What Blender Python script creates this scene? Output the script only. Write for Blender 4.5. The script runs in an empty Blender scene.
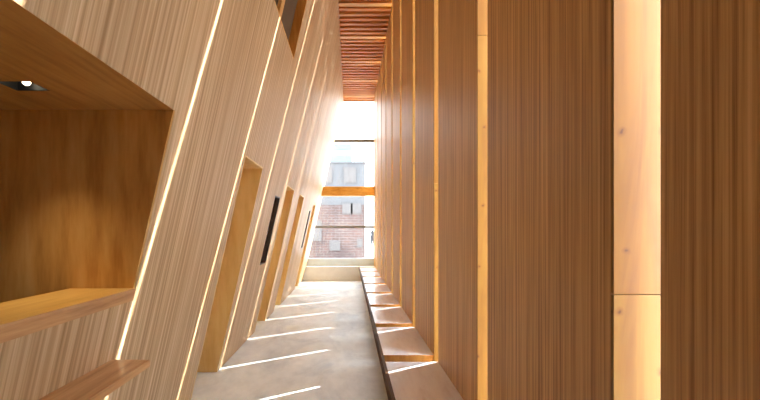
import bpy, bmesh, math, random
from mathutils import Vector
random.seed(7)
S = bpy.context.scene
COL = S.collection

# ------------------------------------------------------------------ dimensions (metres)
H = 1.5                       # eye height
BAY = 1.1                     # pitch of the light slots
A0, SLOT = 0.874, 0.166       # first slot in front of the camera, slot width
XR, TH = 0.72, 0.222           # inner face of the right wall, its thickness
XB, LEAN = -1.405, 0.225        # foot of the leaning left wall, run per metre of height
CEIL = 5.36
YEND, YBACK = 11.4, -3.9
LEDGE = 0.425
def wx(h, d=0.0): return XB + LEAN*h - d

# ------------------------------------------------------------------ materials
def new_mat(name):
    m = bpy.data.materials.new(name); m.use_nodes = True
    nt = m.node_tree
    for n in list(nt.nodes):
        if n.type not in ('OUTPUT_MATERIAL', 'BSDF_PRINCIPLED'): nt.nodes.remove(n)
    return m, nt, nt.nodes['Principled BSDF']

def N(nt, t, **kw):
    n = nt.nodes.new(t)
    for k, v in kw.items(): setattr(n, k, v)
    return n

def mapped(nt, sx, sy, sz):
    g = N(nt, 'ShaderNodeNewGeometry')
    mp = N(nt, 'ShaderNodeMapping')
    mp.inputs['Scale'].default_value = (sx, sy, sz)
    nt.links.new(g.outputs['Position'], mp.inputs['Vector'])
    return mp.outputs['Vector']

def noise(nt, vec, scale=1.0, detail=3.0, rough=0.55, dist=0.0):
    n = N(nt, 'ShaderNodeTexNoise')
    n.inputs['Scale'].default_value = scale; n.inputs['Detail'].default_value = detail
    n.inputs['Roughness'].default_value = rough; n.inputs['Distortion'].default_value = dist
    nt.links.new(vec, n.inputs['Vector'])
    return n.outputs['Fac']

def ramp(nt, fac, stops):
    r = N(nt, 'ShaderNodeValToRGB')
    el = r.color_ramp.elements
    while len(el) < len(stops): el.new(0.5)
    for e, (p, c) in zip(el, stops):
        e.position = p; e.color = (*c, 1)
    nt.links.new(fac, r.inputs['Fac'])
    return r.outputs['Color']

def mix(nt, a, b, fac, mode='MIX'):
    m = N(nt, 'ShaderNodeMix', data_type='RGBA', blend_type=mode)
    if isinstance(fac, (int, float)): m.inputs['Factor'].default_value = fac
    else: nt.links.new(fac, m.inputs['Factor'])
    for sock, v in ((6, a), (7, b)):
        if isinstance(v, tuple): m.inputs[sock].default_value = (*v, 1)
        else: nt.links.new(v, m.inputs[sock])
    return m.outputs[2]

def wood(name, dark, mid, light, scale, rough=0.5, detail=4.0, broad=None, broad_amt=0.3, spec=0.4, lo=0.3, hi=0.7):
    """streaky timber: a noise stretched along the grain (scale per axis)"""
    m, nt, b = new_mat(name)
    f = noise(nt, mapped(nt, *scale), 1.0, detail, 0.65)
    c = ramp(nt, f, [(lo, dark), (0.5, mid), (hi, light)])
    if broad:
        f2 = noise(nt, mapped(nt, *broad), 1.0, 2.0, 0.5)
        c2 = ramp(nt, f2, [(0.3, (0.62, 0.55, 0.5)), (0.7, (1.0, 1.0, 1.0))])
        c = mix(nt, c, c2, broad_amt, 'MULTIPLY')
    nt.links.new(c, b.inputs['Base Color'])
    b.inputs['Roughness'].default_value = rough
    b.inputs['Specular IOR Level'].default_value = spec
    return m

M = {}
M['lvl_left'] = wood('laminated_wood_pale', (0.37, 0.225, 0.105), (0.57, 0.385, 0.215), (0.73, 0.55, 0.365),
                     (0.0, 40.0, 0.35), 0.5, 6.0, (0.0, 5.0, 0.25), 0.4, spec=0.3, lo=0.35, hi=0.66)
M['lvl_right'] = wood('laminated_wood_brown', (0.33, 0.155, 0.042), (0.62, 0.355, 0.125), (0.80, 0.52, 0.22),
                      (0.0, 70.0, 0.7), 0.45, 6.0, (0.0, 7.0, 0.4), 0.4, spec=0.4, lo=0.34, hi=0.66)
M['lvl_edge'] = wood('laminated_wood_edge', (0.34, 0.16, 0.06), (0.50, 0.27, 0.11), (0.60, 0.36, 0.16),
                     (40.0, 3.0, 40.0), 0.5, 4.0)
M['golden'] = wood('golden_plywood', (0.56, 0.28, 0.075), (0.76, 0.44, 0.14), (0.86, 0.58, 0.23),
                   (11.0, 11.0, 1.6), 0.5, 4.0, (3.0, 3.0, 0.9), 0.45)
M['lit_ply'] = wood('lit_golden_plywood', (0.74, 0.50, 0.20), (0.84, 0.61, 0.28), (0.90, 0.69, 0.36),
                (11.0, 11.0, 1.6), 0.5, 4.0, (3.0, 3.0, 0.9), 0.3)  # golden plywood paled, putting the light on the jambs into its colour
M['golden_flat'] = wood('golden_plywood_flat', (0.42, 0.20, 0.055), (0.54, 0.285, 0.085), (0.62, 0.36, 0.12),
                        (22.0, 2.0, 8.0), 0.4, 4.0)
M['counter'] = wood('counter_timber', (0.40, 0.19, 0.075), (0.56, 0.30, 0.13), (0.66, 0.39, 0.19),
                    (26.0, 2.2, 30.0), 0.38, 4.0)
M['counter_top'] = wood('lamplit_counter_top', (0.66, 0.36, 0.08), (0.80, 0.47, 0.12), (0.86, 0.56, 0.18),
                (26.0, 2.2, 30.0), 0.3, 4.0)  # counter timber brightened, with the lamp glow on its top painted in
M['slat'] = wood('red_brown_slat', (0.40, 0.12, 0.012), (0.58, 0.20, 0.022), (0.72, 0.30, 0.05),
                 (2.0, 30.0, 30.0), 0.5, 3.0)
M['beam'] = wood('slot_lit_beam', (0.50, 0.21, 0.04), (0.64, 0.30, 0.07), (0.72, 0.38, 0.11),
                 (2.0, 30.0, 30.0), 0.5, 3.0)  # lighter than the slats, with slot light on the ceiling painted in
M['tie'] = wood('honey_beam', (0.50, 0.24, 0.04), (0.66, 0.35, 0.07), (0.76, 0.45, 0.12),
                (4.0, 20.0, 12.0), 0.45, 3.0)
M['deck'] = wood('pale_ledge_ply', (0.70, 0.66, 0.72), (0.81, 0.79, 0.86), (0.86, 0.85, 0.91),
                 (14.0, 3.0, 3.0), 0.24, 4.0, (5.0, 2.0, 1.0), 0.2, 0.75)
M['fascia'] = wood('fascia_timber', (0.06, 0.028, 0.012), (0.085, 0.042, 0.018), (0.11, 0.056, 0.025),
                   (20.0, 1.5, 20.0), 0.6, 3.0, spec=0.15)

def pine(name, tint):
    m, nt, b = new_mat(name)
    f = noise(nt, mapped(nt, 16.0, 16.0, 1.3), 1.0, 4.0, 0.6, 0.6)
    t = tint
    c = ramp(nt, f, [(0.28, (0.165*t[0], 0.070*t[1], 0.0085*t[2])), (0.5, (0.225*t[0], 0.116*t[1], 0.0155*t[2])),
                     (0.72, (0.265*t[0], 0.150*t[1], 0.024*t[2]))])
    # knots: small dark spots scattered on the board face
    g = N(nt, 'ShaderNodeNewGeometry'); sp = N(nt, 'ShaderNodeSeparateXYZ'); cb = N(nt, 'ShaderNodeCombineXYZ')
    nt.links.new(g.outputs['Position'], sp.inputs[0])
    nt.links.new(sp.outputs['X'], cb.inputs['X']); nt.links.new(sp.outputs['Z'], cb.inputs['Y'])
    fl = N(nt, 'ShaderNodeMath', operation='MULTIPLY_ADD'); fl.inputs[1].default_value = 1.37; 
    nt.links.new(sp.outputs['Y'], fl.inputs[0]); nt.links.new(sp.outputs['X'], fl.inputs[2])
    nt.links.new(fl.outputs[0], cb.inputs['X'])
    v = N(nt, 'ShaderNodeTexVoronoi', voronoi_dimensions='2D'); v.inputs['Scale'].default_value = 4.6
    nz = N(nt, 'ShaderNodeTexNoise'); nz.inputs['Scale'].default_value = 30.0
    nt.links.new(g.outputs['Position'], nz.inputs['Vector'])
    va = N(nt, 'ShaderNodeVectorMath', operation='MULTIPLY_ADD'); va.inputs[1].default_value = (0.025, 0.025, 0.0)
    nt.links.new(nz.outputs['Color'], va.inputs[0]); nt.links.new(cb.outputs[0], va.inputs[2])
    nt.links.new(va.outputs[0], v.inputs['Vector'])
    k = ramp(nt, v.outputs['Distance'], [(0.010, (0.30, 0.14, 0.06)), (0.03, (0.8, 0.66, 0.5)), (0.07, (1, 1, 1))])
    c = mix(nt, c, k, 1.0, 'MULTIPLY')
    nt.links.new(c, b.inputs['Base Color'])
    b.inputs['Roughness'].default_value = 0.5
    return m
M['pine'] = pine('knotty_pine', (1.0, 0.93, 0.85))
M['pine_pale'] = pine('knotty_pine_pale', (1.12, 1.2, 1.5))

def concrete():
    m, nt, b = new_mat('polished_concrete')
    f = noise(nt, mapped(nt, 1.6, 0.9, 1.0), 1.0, 6.0, 0.62, 0.8)
    c = ramp(nt, f, [(0.34, (0.60, 0.66, 0.72)), (0.5, (0.80, 0.85, 0.88)), (0.66, (0.87, 0.91, 0.92))])
    f2 = noise(nt, mapped(nt, 9.0, 5.0, 1.0), 1.0, 4.0, 0.6)
    c2 = ramp(nt, f2, [(0.35, (0.88, 0.88, 0.88)), (0.6, (1, 1, 1))])
    c = mix(nt, c, c2, 0.8, 'MULTIPLY')
    nt.links.new(c, b.inputs['Base Color'])
    r = N(nt, 'ShaderNodeMapRange'); r.inputs['To Min'].default_value = 0.36; r.inputs['To Max'].default_value = 0.55
    nt.links.new(f, r.inputs['Value']); nt.links.new(r.outputs[0], b.inputs['Roughness'])
    return m
M['concrete'] = concrete()

def plain(name, col, rough=0.6, metal=0.0):
    m, nt, b = new_mat(name)
    f = noise(nt, mapped(nt, 6, 6, 6), 1.0, 3.0)
    c = ramp(nt, f, [(0.3, tuple(x*0.93 for x in col)), (0.7, col)])
    nt.links.new(c, b.inputs['Base Color'])
    b.inputs['Roughness'].default_value = rough; b.inputs['Metallic'].default_value = metal
    return m
M['black'] = plain('matt_black', (0.012, 0.011, 0.012), 0.5)
M['void'] = plain('dark_interior', (0.085, 0.038, 0.016), 0.8)  # dark tone painted in for unlit space behind openings
M['frame'] = plain('grey_aluminium', (0.22, 0.25, 0.29), 0.5, 0.0)
M['white_metal'] = plain('pale_blue_white_metal', (0.62, 0.76, 0.86), 0.45)
M['cream'] = plain('cream_plaster', (0.74, 0.75, 0.72), 0.6)
M['render_grey'] = plain('grey_cladding', (0.13, 0.125, 0.13), 0.7)
M['white'] = plain('white_paint', (0.82, 0.82, 0.80), 0.6)
M['pale_pane'] = plain('pale_window_blind', (0.15, 0.15, 0.165), 0.5)
M['pale_frame'] = plain('stone_window_frame', (0.15, 0.13, 0.125), 0.7)
M['street'] = plain('pale_paving', (0.56, 0.57, 0.58), 0.8)
M['cloth'] = plain('dark_clothing', (0.03, 0.032, 0.04), 0.8)
M['tower'] = plain('pale_blue_tower', (0.20, 0.24, 0.27), 0.6)
M['tower_band'] = plain('blue_grey_band', (0.14, 0.18, 0.22), 0.4)
M['taupe'] = plain('taupe_board', (0.12, 0.072, 0.035), 0.85)
M['skin'] = plain('skin', (0.5, 0.3, 0.22), 0.6)
M['dark_frame'] = plain('dark_bronze_frame', (0.09, 0.07, 0.06), 0.4)

def glass(name, tint=(1, 1, 1), refl=0.06):
    m, nt, b = new_mat(name)
    nt.nodes.remove(b)
    out = nt.nodes['Material Output']
    tr = N(nt, 'ShaderNodeBsdfTransparent'); tr.inputs['Color'].default_value = (*tint, 1)
    gl = N(nt, 'ShaderNodeBsdfGlossy'); gl.inputs['Roughness'].default_value = 0.02
    mx = N(nt, 'ShaderNodeMixShader'); mx.inputs[0].default_value = refl
    nt.links.new(tr.outputs[0], mx.inputs[1]); nt.links.new(gl.outputs[0], mx.inputs[2])
    nt.links.new(mx.outputs[0], out.inputs['Surface'])
    return m
M['tinted'] = glass('tinted_window_glass', (0.64, 0.66, 0.67), 0.05)  # grey tint added to dim the overbright view outside
M['glass'] = glass('clear_glass', (0.97, 0.985, 0.98), 0.05)
def darkglass():
    m, nt, b = new_mat('dark_glass')
    b.inputs['Base Color'].default_value = (0.10, 0.07, 0.055, 1); b.inputs['Roughness'].default_value = 0.12
    return m
M['dark_glass'] = darkglass()

def brick():
    m, nt, b = new_mat('old_red_brick')
    g = N(nt, 'ShaderNodeNewGeometry'); sp = N(nt, 'ShaderNodeSeparateXYZ'); cb = N(nt, 'ShaderNodeCombineXYZ')
    ad = N(nt, 'ShaderNodeMath', operation='ADD')
    nt.links.new(g.outputs['Position'], sp.inputs[0])
    nt.links.new(sp.outputs['X'], ad.inputs[0]); nt.links.new(sp.outputs['Y'], ad.inputs[1])
    nt.links.new(ad.outputs[0], cb.inputs['X']); nt.links.new(sp.outputs['Z'], cb.inputs['Y'])
    t = N(nt, 'ShaderNodeTexBrick')
    t.inputs['Color1'].default_value = (0.15, 0.082, 0.07, 1); t.inputs['Color2'].default_value = (0.11, 0.072, 0.066, 1)
    t.inputs['Mortar'].default_value = (0.19, 0.165, 0.155, 1)
    t.inputs['Scale'].default_value = 1.0; t.inputs['Brick Width'].default_value = 0.45
    t.inputs['Row Height'].default_value = 0.15; t.inputs['Mortar Size'].default_value = 0.018
    nt.links.new(cb.outputs[0], t.inputs['Vector'])
    f = noise(nt, mapped(nt, 0.9, 0.9, 0.9), 1.0, 4.0)
    c = mix(nt, t.outputs['Color'], ramp(nt, f, [(0.3, (0.7, 0.68, 0.7)), (0.7, (1.25, 1.2, 1.15))]), 1.0, 'MULTIPLY')
    nt.links.new(c, b.inputs['Base Color']); b.inputs['Roughness'].default_value = 0.85
    return m
M['brick'] = brick()

def emit(name, col, st):
    m, nt, b = new_mat(name)
    b.inputs['Base Color'].default_value = (*col, 1)
    b.inputs['Emission Color'].default_value = (*col, 1); b.inputs['Emission Strength'].default_value = st
    return m
M['lamp'] = emit('warm_lamp', (1.0, 0.86, 0.62), 3.0)

# ------------------------------------------------------------------ builders
def add_box(bm, x0, x1, y0, y1, z0, z1, mi=0, bevel=0.0):
    vs = [bm.verts.new((x, y, z)) for z in (z0, z1) for y in (y0, y1) for x in (x0, x1)]
    fs = [(0,2,3,1), (4,5,7,6), (0,1,5,4), (2,6,7,3), (0,4,6,2), (1,3,7,5)]   # bottom, top, front(-y), back, left(-x), right
    out = []
    for f in fs:
        fc = bm.faces.new([vs[i] for i in f]); fc.material_index = mi; out.append(fc)
    if bevel:
        es = list({e for f in out for e in f.edges})
        bmesh.ops.bevel(bm, geom=es, offset=bevel, segments=2, affect='EDGES', profile=0.5)
        return []
    return out

def add_prism(bm, poly, axis, a, b, mi=0):
    """poly: list of 2D points, extruded from a to b along axis 'y' (points are x,z)"""
    lo = [bm.verts.new((p[0], a, p[1])) for p in poly]; hi = [bm.verts.new((p[0], b, p[1])) for p in poly]
    bm.faces.new(lo).material_index = mi; bm.faces.new(hi[::-1]).material_index = mi
    n = len(poly)
    for i in range(n):
        j = (i+1) % n
        bm.faces.new((lo[i], hi[i], hi[j], lo[j])).material_index = mi
    
def obj(name, bm, mats, parent=None, loc=None, smooth=False):
    bmesh.ops.recalc_face_normals(bm, faces=bm.faces)
    me = bpy.data.meshes.new(name); bm.to_mesh(me); bm.free()
    if not isinstance(mats, (list, tuple)): mats = [mats]
    for m in mats: me.materials.append(M[m])
    if smooth:
        for p in me.polygons: p.use_smooth = True
    o = bpy.data.objects.new(name, me); COL.objects.link(o)
    if loc: o.location = loc
    if parent:
        o.parent = parent
        o.matrix_parent_inverse = parent_matrix(parent).inverted()
    return o

def parent_matrix(p):
    from mathutils import Matrix
    m = Matrix.Translation(p.location)
    q = p.parent
    while q:
        m = Matrix.Translation(q.location) @ m; q = q.parent
    return m

def box(name, dims, mats, parent=None, bevel=0.0):
    bm = bmesh.new(); add_box(bm, *dims, bevel=bevel)
    return obj(name, bm, mats, parent)

def tag(o, label=None, cat=None, group=None, kind=None):
    if label: o['label'] = label
    if cat: o['category'] = cat
    if group: o['group'] = group
    if kind: o['kind'] = kind
    return o

def root(name, loc, label, cat, group=None, kind=None):
    o = bpy.data.objects.new(name, None); COL.objects.link(o); o.location = loc
    o.empty_display_size = 0.1
    return tag(o, label, cat, group, kind)

def struct(o, label=None): 
    o['kind'] = 'structure'
    if label: o['label'] = label
    return o

def cyl(bm, p0, p1, r0, r1=None, seg=16, mi=0):
    r1 = r0 if r1 is None else r1
    p0, p1 = Vector(p0), Vector(p1); d = (p1-p0).normalized()
    u = d.orthogonal().normalized(); v = d.cross(u)
    a = [bm.verts.new(p0+(u*math.cos(t)+v*math.sin(t))*r0) for t in [2*math.pi*i/seg for i in range(seg)]]
    b = [bm.verts.new(p1+(u*math.cos(t)+v*math.sin(t))*r1) for t in [2*math.pi*i/seg for i in range(seg)]]
    for i in range(seg):
        j = (i+1) % seg
        bm.faces.new((a[i], a[j], b[j], b[i])).material_index = mi
    bm.faces.new(a[::-1]).material_index = mi; bm.faces.new(b).material_index = mi

slots = [A0 + BAY*k for k in range(-4, 10)]
TOP = CEIL + 0.20
ORD = ['first', 'second', 'third', 'fourth', 'fifth', 'sixth', 'seventh', 'eighth', 'ninth', 'tenth', 'eleventh']

# ------------------------------------------------------------------ floor, ground, roof, back wall
struct(box('floor', (-3.5, XR+TH, YBACK, YEND, -0.12, 0.0), 'concrete'), 'pale polished concrete corridor floor')
bm = bmesh.new(); add_box(bm, -90, 120, -60, 160, -0.35, -0.13)
struct(obj('ground', bm, 'street'), 'pale street paving outside the building')
ceiling = struct(box('ceiling', (-2.6, XR+TH, YBACK, YEND, CEIL+0.16, TOP), 'slat'), 'reddish slatted timber ceiling')
struct(box('wall_back', (-3.5, XR+TH, YBACK-0.15, YBACK, -0.12, TOP), 'lvl_left'), 'timber wall behind the viewpoint')

# ------------------------------------------------------------------ leaning left wall with its openings
DOORS = [(3.32, 3.99), (5.55, 6.24), (6.9, 7.56), (9.5, 10.08)]
DH = 2.16
HOLES = [(a, b, 0.0, DH, 0.30) for a, b in DOORS]
HOLES += [(4.88, 5.22, 1.04, 1.95, 0.07), (8.95, 9.22, 1.06, 1.97, 0.07)]
HOLES += [(2.5, 4.25, 3.42, 4.85, 0.45), (-1.3, 2.0, 1.13, 2.131, 0.10)]
ys = sorted({YBACK, YEND} | {h[0] for h in HOLES} | {h[1] for h in HOLES})
zs = sorted({-0.1, TOP} | {h[2] for h in HOLES} | {h[3] for h in HOLES})
bm = bmesh.new()
def wv(y, z, d=0.0): return bm.verts.new((wx(z, d), y, z))
for i in range(len(ys)-1):
    for j in range(len(zs)-1):
        yc, zc = (ys[i]+ys[i+1])/2, (zs[j]+zs[j+1])/2
        if any(h[0] < yc < h[1] and h[2] < zc < h[3] for h in HOLES): continue
        bm.faces.new([wv(ys[i], zs[j]), wv(ys[i+1], zs[j]), wv(ys[i+1], zs[j+1]), wv(ys[i], zs[j+1])])
        bm.faces.new([wv(ys[i], zs[j], .10), wv(ys[i], zs[j+1], .10), wv(ys[i+1], zs[j+1], .10), wv(ys[i+1], zs[j], .10)])
# edge faces round the outer rim (the openings are lined with boards)
def solid(i, j):
    if not (0 <= i < len(ys)-1 and 0 <= j < len(zs)-1): return False
    yc, zc = (ys[i]+ys[i+1])/2, (zs[j]+zs[j+1])/2
    return not any(h[0] < yc < h[1] and h[2] < zc < h[3] for h in HOLES)
for i in range(len(ys)):
    for j in range(len(zs)-1):
        if solid(i-1, j) != solid(i, j) and i in (0, len(ys)-1):
            bm.faces.new([wv(ys[i], zs[j]), wv(ys[i], zs[j+1]), wv(ys[i], zs[j+1], .1), wv(ys[i], zs[j], .1)])
for i in range(len(ys)-1):
    for j in range(len(zs)):
        if solid(i, j-1) != solid(i, j) and j in (0, len(zs)-1):
            bm.faces.new([wv(ys[i], zs[j]), wv(ys[i+1], zs[j]), wv(ys[i+1], zs[j], .1), wv(ys[i], zs[j], .1)])
bmesh.ops.remove_doubles(bm, verts=bm.verts, dist=1e-5)
wall_left = obj('wall_left', bm, 'lvl_left')
struct(wall_left, 'leaning left wall of pale striped laminated wood')
def reveal(name, y0, y1, z0, z1, depth, mat, parent, sill=True, d0=0.0):
    """lining boards around an opening, running back into the wall"""
    t = 0.012
    bm = bmesh.new()
    for (ya, yb) in ((y0-0.0, y0+t), (y1-t, y1)):
        vs = [bm.verts.new((wx(z, d), y, z)) for d in (d0, depth) for y in (ya, yb) for z in (z0, z1)]
        for f in ((0,1,3,2), (4,6,7,5), (0,2,6,4), (1,5,7,3), (0,4,5,1), (2,3,7,6)): bm.faces.new([vs[i] for i in f])
    rows = [(z1-t, z1)] + ([(z0, z0+t)] if sill else [])
    for (za, zb) in rows:
        vs = [bm.verts.new((wx(z, d), y, z)) for d in (d0, depth) for y in (y0+t, y1-t) for z in (za, zb)]
        for f in ((0,1,3,2), (4,6,7,5), (0,2,6,4), (1,5,7,3), (0,4,5,1), (2,3,7,6)): bm.faces.new([vs[i] for i in f])
    return obj(name, bm, mat, parent)

def leaf(name, y0, y1, z0, z1, d, t, mat, parent):
    bm = bmesh.new()
    vs = [bm.verts.new((wx(z, dd), y, z)) for dd in (d, d+t) for y in (y0, y1) for z in (z0, z1)]
    for f in ((0,1,3,2), (4,6,7,5), (0,2,6,4), (1,5,7,3), (0,4,5,1), (2,3,7,6)): bm.faces.new([vs[i] for i in f])
    return obj(name, bm, mat, parent)

where = ['nearest, with a sunlit sliver along its left edge', 'just past the near dark slot window',
         'third along the leaning wall', 'farthest, near the end window']
for i, (a, b) in enumerate(DOORS):
    d = bpy.data.objects.new('door_%d' % (i+1), None); COL.objects.link(d); d.location = (wx(0), (a+b)/2, 0)
    struct(d, 'golden plywood door recess in the leaning wall, ' + where[i])
    reveal('jamb', a, b, 0.0, DH, 0.30, 'lit_ply', d, sill=False)
    lf = leaf('door_leaf', a+0.02, b-0.02, 0.07, DH-0.02, 0.20, 0.04, 'lit_ply', d)
    leaf('back_panel', a, b, -0.05, DH+0.02, 0.30, 0.02, 'void', d)  # dark sheet painted as the shade behind the door leaf
    bm = bmesh.new()
    cyl(bm, (wx(1.0, .205), a+0.09, 1.0), (wx(1.0, .16), a+0.09, 1.0), 0.011)
    cyl(bm, (wx(1.0, .165), a+0.085, 1.0), (wx(1.0, .165), a+0.20, 1.0), 0.009)
    obj('door_handle', bm, 'dark_frame', lf, smooth=True)

# two narrow dark windows in the left wall
for i, (a, b, z0, z1, dp) in enumerate(HOLES[4:6]):
    w = bpy.data.objects.new('window_%d' % (i+2), None); COL.objects.link(w); w.location = (wx(z0), (a+b)/2, z0)
    struct(w, ['narrow dark slot window in the leaning wall, the nearer one', 'narrow dark slot window in the leaning wall, the farther one'][i])
    reveal('window_frame', a, b, z0, z1, 0.07, 'dark_frame', w)
    leaf('pane', a+0.012, b-0.012, z0+0.012, z1-0.012, 0.045, 0.02, 'dark_glass', w)

# large opening high in the left wall, closed by a dark panel for the unlit inner room
a, b, z0, z1, dp = HOLES[6]
w = bpy.data.objects.new('window_4', None); COL.objects.link(w); w.location = (wx(z0), (a+b)/2, z0)
struct(w, 'opening high in the leaning wall with a brown lining')
reveal('lining', a, b, z0, z1, 0.16, 'golden', w)
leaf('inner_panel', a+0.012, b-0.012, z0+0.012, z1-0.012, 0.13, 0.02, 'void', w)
leaf('reflection_board', b-0.5, b-0.02, z0+0.013, z1-0.013, 0.10, 0.02, 'taupe', w)  # dull board painted as the grey reflection in the inner glass
leaf('inner_frame', b-0.60, b-0.5, z0+0.013, z1-0.013, 0.09, 0.035, 'lvl_right', w)

# ------------------------------------------------------------------ the serving room seen through the near opening
NY0, NY1, NZ1 = -1.3, 2.0, 2.131
XI = -3.4
bm = bmesh.new()
add_box(bm, XI, wx(NZ1)-0.0, NY1, NY1+0.02, 0, NZ1)         # placeholder, cut to the lean below
bm.free()
bm = bmesh.new()
add_prism(bm, [(XI, 0.0), (wx(0, .1), 0.0), (wx(1.13, .1), 1.13), (wx(1.13, .003), 1.13), (wx(NZ1, .003), NZ1), (XI, NZ1)], 'y', NY1-0.018, NY1)
struct(obj('wall_niche_end', bm, 'golden'), 'golden plywood end wall inside the near opening')
bm = bmesh.new()
add_prism(bm, [(XI, 0.0), (wx(0, .1), 0.0), (wx(NZ1, .1), NZ1), (XI, NZ1)], 'y', NY0-0.05, NY0)
struct(obj('wall_niche_near', bm, 'golden'))
struct(box('wall_niche_back', (XI-0.05, XI, NY0-0.05, NY1, 0, NZ1+0.1), 'golden'))
# soffit, with a square hole for the recessed lamp
LX0, LX1, LY0, LY1 = -1.51, -1.358, 1.60, 1.712
bm = bmesh.new()
sx1 = wx(NZ1, .002)
for (x0, x1, y0, y1) in ((XI, LX0, NY0, NY1), (LX1, sx1, NY0, NY1), (LX0, LX1, NY0, LY0), (LX0, LX1, LY1, NY1)):
    add_box(bm, x0, x1, y0, y1, NZ1, NZ1+0.018)
struct(obj('ceiling_niche', bm, 'golden_flat'), 'plywood soffit over the near opening')
lamp = root('recessed_downlight', ((LX0+LX1)/2, (LY0+LY1)/2, NZ1), 'small black square downlight with a lit lamp in the plywood soffit at left', 'downlight')
bm = bmesh.new()
add_box(bm, LX0, LX1, LY0, LY0+.006, NZ1+.001, NZ1+.12); add_box(bm, LX0, LX1, LY1-.006, LY1, NZ1+.001, NZ1+.12)
add_box(bm, LX0, LX0+.006, LY0, LY1, NZ1+.001, NZ1+.12); add_box(bm, LX1-.006, LX1, LY0, LY1, NZ1+.001, NZ1+.12)
add_box(bm, LX0, LX1, LY0, LY1, NZ1+.115, NZ1+.12)
obj('housing', bm, 'black', lamp)
bm = bmesh.new()
bmesh.ops.create_uvsphere(bm, u_segments=16, v_segments=10, radius=0.016)
for v in bm.verts: v.co += Vector((-1.435, 1.672, NZ1+0.026))
obj('bulb', bm, 'lamp', lamp, smooth=True)
# counter across the opening
bm = bmesh.new()
c0, c1 = 1.13, 1.194
add_prism(bm, [(wx(c0, -.012), c0), (wx(c1, -.012), c1), (-1.47, c1), (-1.47, c0)], 'y', NY0, NY1-0.02)
bmesh.ops.recalc_face_normals(bm, faces=bm.faces)
for f in bm.faces:
    if f.normal.z > 0.9: f.material_index = 1
tag(obj('counter', bm, ['counter', 'counter_top']), 'thick golden timber counter along the bottom of the near left opening', 'counter')
# slim shelf lower down on the corridor side
bm = bmesh.new()
s0, s1 = 0.803, 0.838
add_prism(bm, [(wx(s0), s0), (wx(s1), s1), (wx(s1)+0.195, s1), (wx(s1)+0.195, s0)], 'y', NY0, 1.925)
tag(obj('wall_shelf', bm, 'counter'), 'slim brown timber shelf jutting from the leaning wall below the counter', 'shelf')

# ------------------------------------------------------------------ right wall: panels, slots, posts, ledges
GP = 'brown laminated panels along the right wall'
panel_labels = {
 -1: 'darkest brown laminated wall panel, filling the right edge of the picture',
  0: 'broad brown laminated wall panel left of the widest pale post',
  1: 'third brown laminated wall panel from the right edge, between two slim pale posts',
}
def panel_mesh(name, y0, y1):
    bm = bmesh.new()
    for f in add_box(bm, XR, XR+TH, y0, y1, 0.0, CEIL+0.16): pass
    return obj(name, bm, 'lvl_right')
for k in range(-4, 10):
    y0 = A0 + BAY*k + SLOT; y1 = y0 + BAY - SLOT
    if k == 9: y1 = YEND
    if k < -1: continue
    if k == -1: y0 = A0 - BAY
    o = panel_mesh('wall_pier', y0, y1)
    lab = panel_labels.get(k, '%s brown laminated wall panel from the right edge, rising behind the ledges' % ORD[min(k+1, 10)])
    if k == 9: lab = 'narrow last brown panel of the right wall, touching the end window'
    tag(o, lab, 'wall panel', GP, 'thing')

struct(panel_mesh('wall_right', YBACK, A0-BAY), 'brown laminated right wall behind the viewpoint')  # unseen stretch, made solid without slots to darken the near end
# head and low kerb closing the slots on the outside
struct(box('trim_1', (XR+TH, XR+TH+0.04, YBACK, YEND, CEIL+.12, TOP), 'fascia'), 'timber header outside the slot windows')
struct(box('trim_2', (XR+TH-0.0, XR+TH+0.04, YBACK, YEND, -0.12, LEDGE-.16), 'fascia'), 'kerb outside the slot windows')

# pine post = lining boards of a slot (far jamb in two lengths, near jamb, split at a joint)
post_where = {0: 'widest pale knotty pine post with a dark joint low down, near the right edge',
              1: 'second pale pine post from the right, slim with dark knots'}
JT = 0.010
joints = [1.324, 2.6, 1.9, 2.9, 1.2, 2.2, 3.0, 1.7, 2.4, 2.0]
for k in range(0, 10):
    a = A0 + BAY*k; b = a + SLOT
    if k >= 0:
        r = root('pine_post', (XR, b, 0), post_where.get(k, '%s pale pine post from the right, at the end of the %s ledge' % (ORD[k], ORD[max(k-1, 0)] if k > 1 else 'near')),
                 'post', 'pale pine posts beside the light slots')
        if k >= 2: r['label'] = '%s slim pale pine post counted from the right edge of the picture' % ORD[k]
        zj = joints[k]
        box('lower_board', (XR+.001, XR+TH, b-JT, b, 0.0, zj-.0015), 'pine_pale', r)
        box('upper_board', (XR+.001, XR+TH, b-JT, b, zj+.0015, CEIL+.1), 'pine', r)
        if k == 0: r.children[0]['label'] = 'paler lower length of the post'
    w = bpy.data.objects.new('window_%d' % (k+5), None); COL.objects.link(w); w.location = (XR+TH, a+SLOT/2, 0.1)
    struct(w, 'tall narrow slot window in the right wall')
    box('pane', (XR+TH+.010, XR+TH+.016, a-.01, b+.01, LEDGE-.16, CEIL+.12), 'glass', w)

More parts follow.
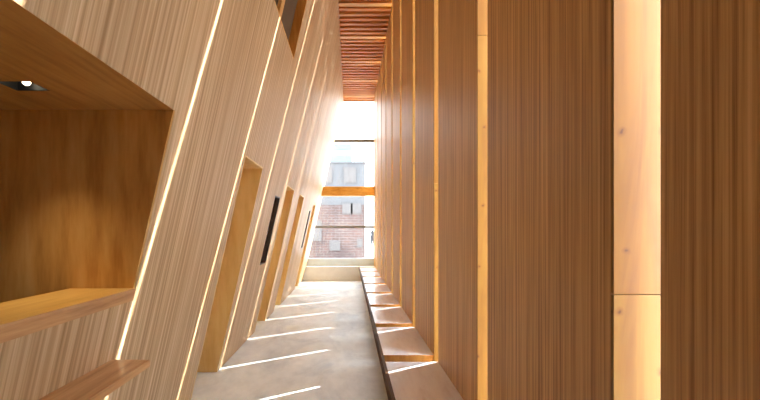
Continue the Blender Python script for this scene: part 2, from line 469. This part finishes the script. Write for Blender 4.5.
# ledges
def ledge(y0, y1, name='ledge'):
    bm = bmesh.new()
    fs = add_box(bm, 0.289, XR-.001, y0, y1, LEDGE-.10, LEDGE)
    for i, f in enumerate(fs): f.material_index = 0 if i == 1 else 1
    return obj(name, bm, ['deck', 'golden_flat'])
for k in range(-1, 10):
    y0 = A0 + BAY*k + SLOT; y1 = y0 + BAY - SLOT
    if k == -1: y0 = YBACK
    if k == 9: y1 = 11.05
    if y1 <= y0: continue
    o = ledge(y0, y1)
    if k < 0: struct(o, 'ledge along the right wall behind the viewpoint'); o.name = 'trim_5'
    else:
        lab = {0: 'nearest and largest ledge at the foot of the right wall, cut by the bottom edge'}.get(k,
              '%s pale ledge counted from the near end of the row beside the floor' % ORD[k])
        tag(o, lab, 'ledge', 'pale ledges at the foot of the right wall', 'thing')
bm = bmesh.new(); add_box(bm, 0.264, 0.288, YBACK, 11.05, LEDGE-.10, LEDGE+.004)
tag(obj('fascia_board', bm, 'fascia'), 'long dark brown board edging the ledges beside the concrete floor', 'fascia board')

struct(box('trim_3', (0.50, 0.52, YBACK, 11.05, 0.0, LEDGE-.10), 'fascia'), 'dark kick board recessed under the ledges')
# ------------------------------------------------------------------ ceiling slats (children of the ceiling) and beams
pitch = BAY/7
def slat(y):
    zc0, zc1 = CEIL, CEIL+0.13
    bm = bmesh.new()
    add_prism(bm, [(wx(zc0)+.002, zc0), (XR-.002, zc0), (XR-.002, zc1), (wx(zc1)+.002, zc1)], 'y', y-0.038, y+0.038)
    return obj('slat', bm, 'slat', ceiling)
for k in range(0, 10):
    yc = A0 + BAY*k + SLOT/2
    for i in range(1, 7):
        y = yc + pitch*i
        if y < 2.2 or y > YEND-0.05: continue
        slat(y)
n = 0
for k in range(1, 10):
    yc = A0 + BAY*k + SLOT/2
    bm = bmesh.new()
    add_prism(bm, [(wx(CEIL-.005)+.002, CEIL-.005), (XR-.002, CEIL-.005), (XR-.002, CEIL+.155), (wx(CEIL+.155)+.002, CEIL+.155)], 'y', yc-.05, yc+.05)
    o = obj('ceiling_beam', bm, 'beam')
    if k < 5: struct(o, 'ceiling beam overhead'); o.name = 'trim_6'
    else:
        tag(o, ['pale ceiling beam nearest the top edge of the picture, bright at its right end',
                'second pale ceiling beam from the top edge, among red-brown slats',
                'third pale ceiling beam from the top edge, among red-brown slats',
                'fourth pale ceiling beam from the top edge, among red-brown slats',
                'last pale ceiling beam, right above the end window'][n], 'ceiling beam', 'pale beams between ceiling slats')
        n += 1

# ------------------------------------------------------------------ end of the corridor
win = bpy.data.objects.new('window_1', None); COL.objects.link(win); win.location = (0, YEND, 0.4)
struct(win, 'tall bright end window with slim grey bars')
def wpoly(z0, z1, y0, y1, name, mat, inset=0.0):
    bm = bmesh.new()
    add_prism(bm, [(wx(z0)+inset, z0), (XR-inset, z0), (XR-inset, z1), (wx(z1)+inset, z1)], 'y', y0, y1)
    return obj(name, bm, mat, win)
wpoly(0.65, 1.565, YEND-.02, YEND-.014, 'pane', 'tinted', .002)
wpoly(1.615, 4.165, YEND-.02, YEND-.014, 'pane', 'tinted', .002)
wpoly(4.215, CEIL+.15, YEND-.02, YEND-.014, 'pane', 'tinted', .002)
wpoly(1.555, 1.625, YEND-.05, YEND-.0, 'glazing_bar', 'frame', .002)
wpoly(4.145, 4.235, YEND-.05, YEND-.0, 'glazing_bar', 'frame', .002)
wpoly(0.0, 0.65, YEND-.06, YEND-.0, 'bottom_panel', 'white_metal', .002)
bm = bmesh.new()
add_prism(bm, [(wx(2.50)+.002, 2.50), (XR-.002, 2.50), (XR-.002, 2.77), (wx(2.77)+.002, 2.77)], 'y', 11.03, 11.15)
tag(obj('tie_beam', bm, 'tie'), 'honey-coloured timber beam spanning across the end window', 'beam')
b = root('end_bench', (-0.3, 11.2, 0), 'low cream bench across the foot of the end window', 'bench')
bm = bmesh.new(); add_prism(bm, [(wx(0)+.003, 0.0), (XR-.003, 0.0), (XR-.003, 0.385), (wx(.385)+.003, 0.385)], 'y', 11.14, YEND-.062)
obj('base', bm, 'cream', b)
bm = bmesh.new(); add_prism(bm, [(wx(.385)+.003, .385), (XR-.003, .385), (XR-.003, .42), (wx(.42)+.003, .42)], 'y', 11.11, YEND-.062)
obj('bench_top', bm, 'white', b)

# ------------------------------------------------------------------ outside
bb = root('brick_building', (-3.5, 24, -.13), 'old red brick building with grey upper storey outside the end window', 'building')
BX1, BY = 0.875, 22.0
box('brick_wall', (-9, BX1, BY, BY+9, -.13, 2.96), 'brick', bb)
box('upper_storey', (-9, BX1, BY+.02, BY+9, 2.96, 5.40), 'render_grey', bb)
box('roof_edge', (-9.1, BX1+.04, BY-.04, BY+9.1, 5.40, 5.48), 'render_grey', bb)
def bwin(x0, x1, z0, z1, y=BY):
    f = box('window', (x0-.05, x1+.05, y-.05, y+.03, z0-.05, z1+.05), 'pale_frame', bb)
    box('pane', (x0, x1, y-.056, y-.04, z0, z1), 'pale_pane', f)
for (x0, x1, z0, z1) in ((-.32, .30, 4.3, 5.1), (-1.7, -1.1, 4.3, 5.1), (.1, .62, 2.5, 3.0), (-1.15, -.62, .35, .85), (.45, .68, .55, .95), (-.4, .1, 2.5, 3.0), (-2.6, -1.7, .9, 2.0)):
    bwin(x0, x1, z0, z1)
pb = root('pale_building', (-6, 75, -.13), 'distant pale tower block with banded storeys above the brick building', 'building')
box('wall', (-14, 0.4, 70, 84, -.13, 17.5), 'tower', pb)
for i in range(7):
    z = 3.2 + 2.2*i
    box('window_band', (-13.6, 0.1, 69.93, 70.05, z, z+1.1), 'tower_band', pb)

# a passer-by far down the street, dark coat
pz, px, py = -.13, 2.52, 42.0
person = root('person', (px, py, pz), 'tiny person in dark clothing standing far down the street beyond the end window', 'person')
me = bpy.data.meshes.new('body')
J = {'pelvis': (0, 0, .86), 'spine': (0, 0, 1.08), 'chest': (0, 0, 1.26), 'neck': (0, 0, 1.40), 'head': (0, -.02, 1.50), 'crown': (0, -.01, 1.58),
     'hl': (-.09, 0, .82), 'kl': (-.10, -.02, .46), 'al': (-.10, .02, .07), 'tl': (-.11, -.12, .03),
     'hr': (.09, 0, .82), 'kr': (.10, -.05, .46), 'ar': (.10, .06, .07), 'tr': (.11, -.07, .03),
     'sl': (-.17, 0, 1.31), 'el': (-.22, .02, 1.05), 'wl': (-.21, -.05, .82), 'fl': (-.21, -.07, .73),
     'sr': (.17, 0, 1.31), 'er': (.22, .02, 1.05), 'wr': (.21, -.05, .82), 'fr': (.21, -.07, .73)}
R = {'pelvis': .13, 'spine': .12, 'chest': .14, 'neck': .055, 'head': .085, 'crown': .065, 'hl': .12, 'hr': .12, 'kl': .11, 'kr': .11,
     'al': .07, 'ar': .07, 'tl': .035, 'tr': .035, 'sl': .06, 'sr': .06, 'el': .045, 'er': .045, 'wl': .033, 'wr': .033, 'fl': .03, 'fr': .03}
E = [('pelvis','spine'), ('spine','chest'), ('chest','neck'), ('neck','head'), ('head','crown'), ('pelvis','hl'), ('hl','kl'), ('kl','al'), ('al','tl'),
     ('pelvis','hr'), ('hr','kr'), ('kr','ar'), ('ar','tr'), ('chest','sl'), ('sl','el'), ('el','wl'), ('wl','fl'), ('chest','sr'), ('sr','er'), ('er','wr'), ('wr','fr')]
names = list(J)
me.from_pydata([J[n] for n in names], [(names.index(p), names.index(q)) for p, q in E], [])
body = bpy.data.objects.new('body', me); COL.objects.link(body)
sk = body.modifiers.new('skin', 'SKIN'); body.modifiers.new('sub', 'SUBSURF').levels = 1
for i, n_ in enumerate(names):
    d = me.skin_vertices[0].data[i]; d.radius = (R[n_], R[n_]); d.use_root = (n_ == 'pelvis')
me.materials.append(M['cloth'])
body.parent = person; person.scale = (1.12, 1.12, 1.08)

# ------------------------------------------------------------------ light
sun = bpy.data.lights.new('sun', 'SUN'); sun.energy = 11.0; sun.angle = math.radians(0.53); sun.color = (1.0, 0.95, 0.87)
so = bpy.data.objects.new('sun', sun); COL.objects.link(so)
D = Vector((1.0, 0.572, 0.775)).normalized()
so.rotation_euler = (D).to_track_quat('Z', 'Y').to_euler(); so.location = D*40

wd = bpy.data.worlds.new('sky'); S.world = wd; wd.use_nodes = True
bg = wd.node_tree.nodes['Background']
bg.inputs['Color'].default_value = (0.90, 0.96, 1.0, 1); bg.inputs['Strength'].default_value = 7.0

sp = bpy.data.lights.new('downlight', 'SPOT'); sp.energy = 8.0; sp.spot_size = math.radians(80); sp.spot_blend = 1.0
sp.color = (1.0, 0.78, 0.45); sp.shadow_soft_size = 0.03
spo = bpy.data.objects.new('downlight', sp); COL.objects.link(spo); spo.location = ((LX0+LX1)/2, (LY0+LY1)/2, NZ1-0.004)

# ------------------------------------------------------------------ camera (rising/shifted lens, verticals stay vertical)
cd = bpy.data.cameras.new('camera'); cd.sensor_width = 36; cd.lens = 377/760*36
cd.shift_x = 30/760; cd.shift_y = 30/760; cd.clip_start = 0.05; cd.clip_end = 400
co = bpy.data.objects.new('camera', cd); COL.objects.link(co)
co.location = (0, 0, H); co.rotation_euler = (math.radians(90), 0, 0)
S.camera = co

S.view_settings.view_transform = 'Standard'; S.view_settings.look = 'None'
S.view_settings.exposure = 1.35; S.view_settings.gamma = 1.0
S.view_settings.use_curve_mapping = False
S.cycles.max_bounces = 16; S.cycles.diffuse_bounces = 10; S.cycles.transparent_max_bounces = 16
S.cycles.use_denoising = True
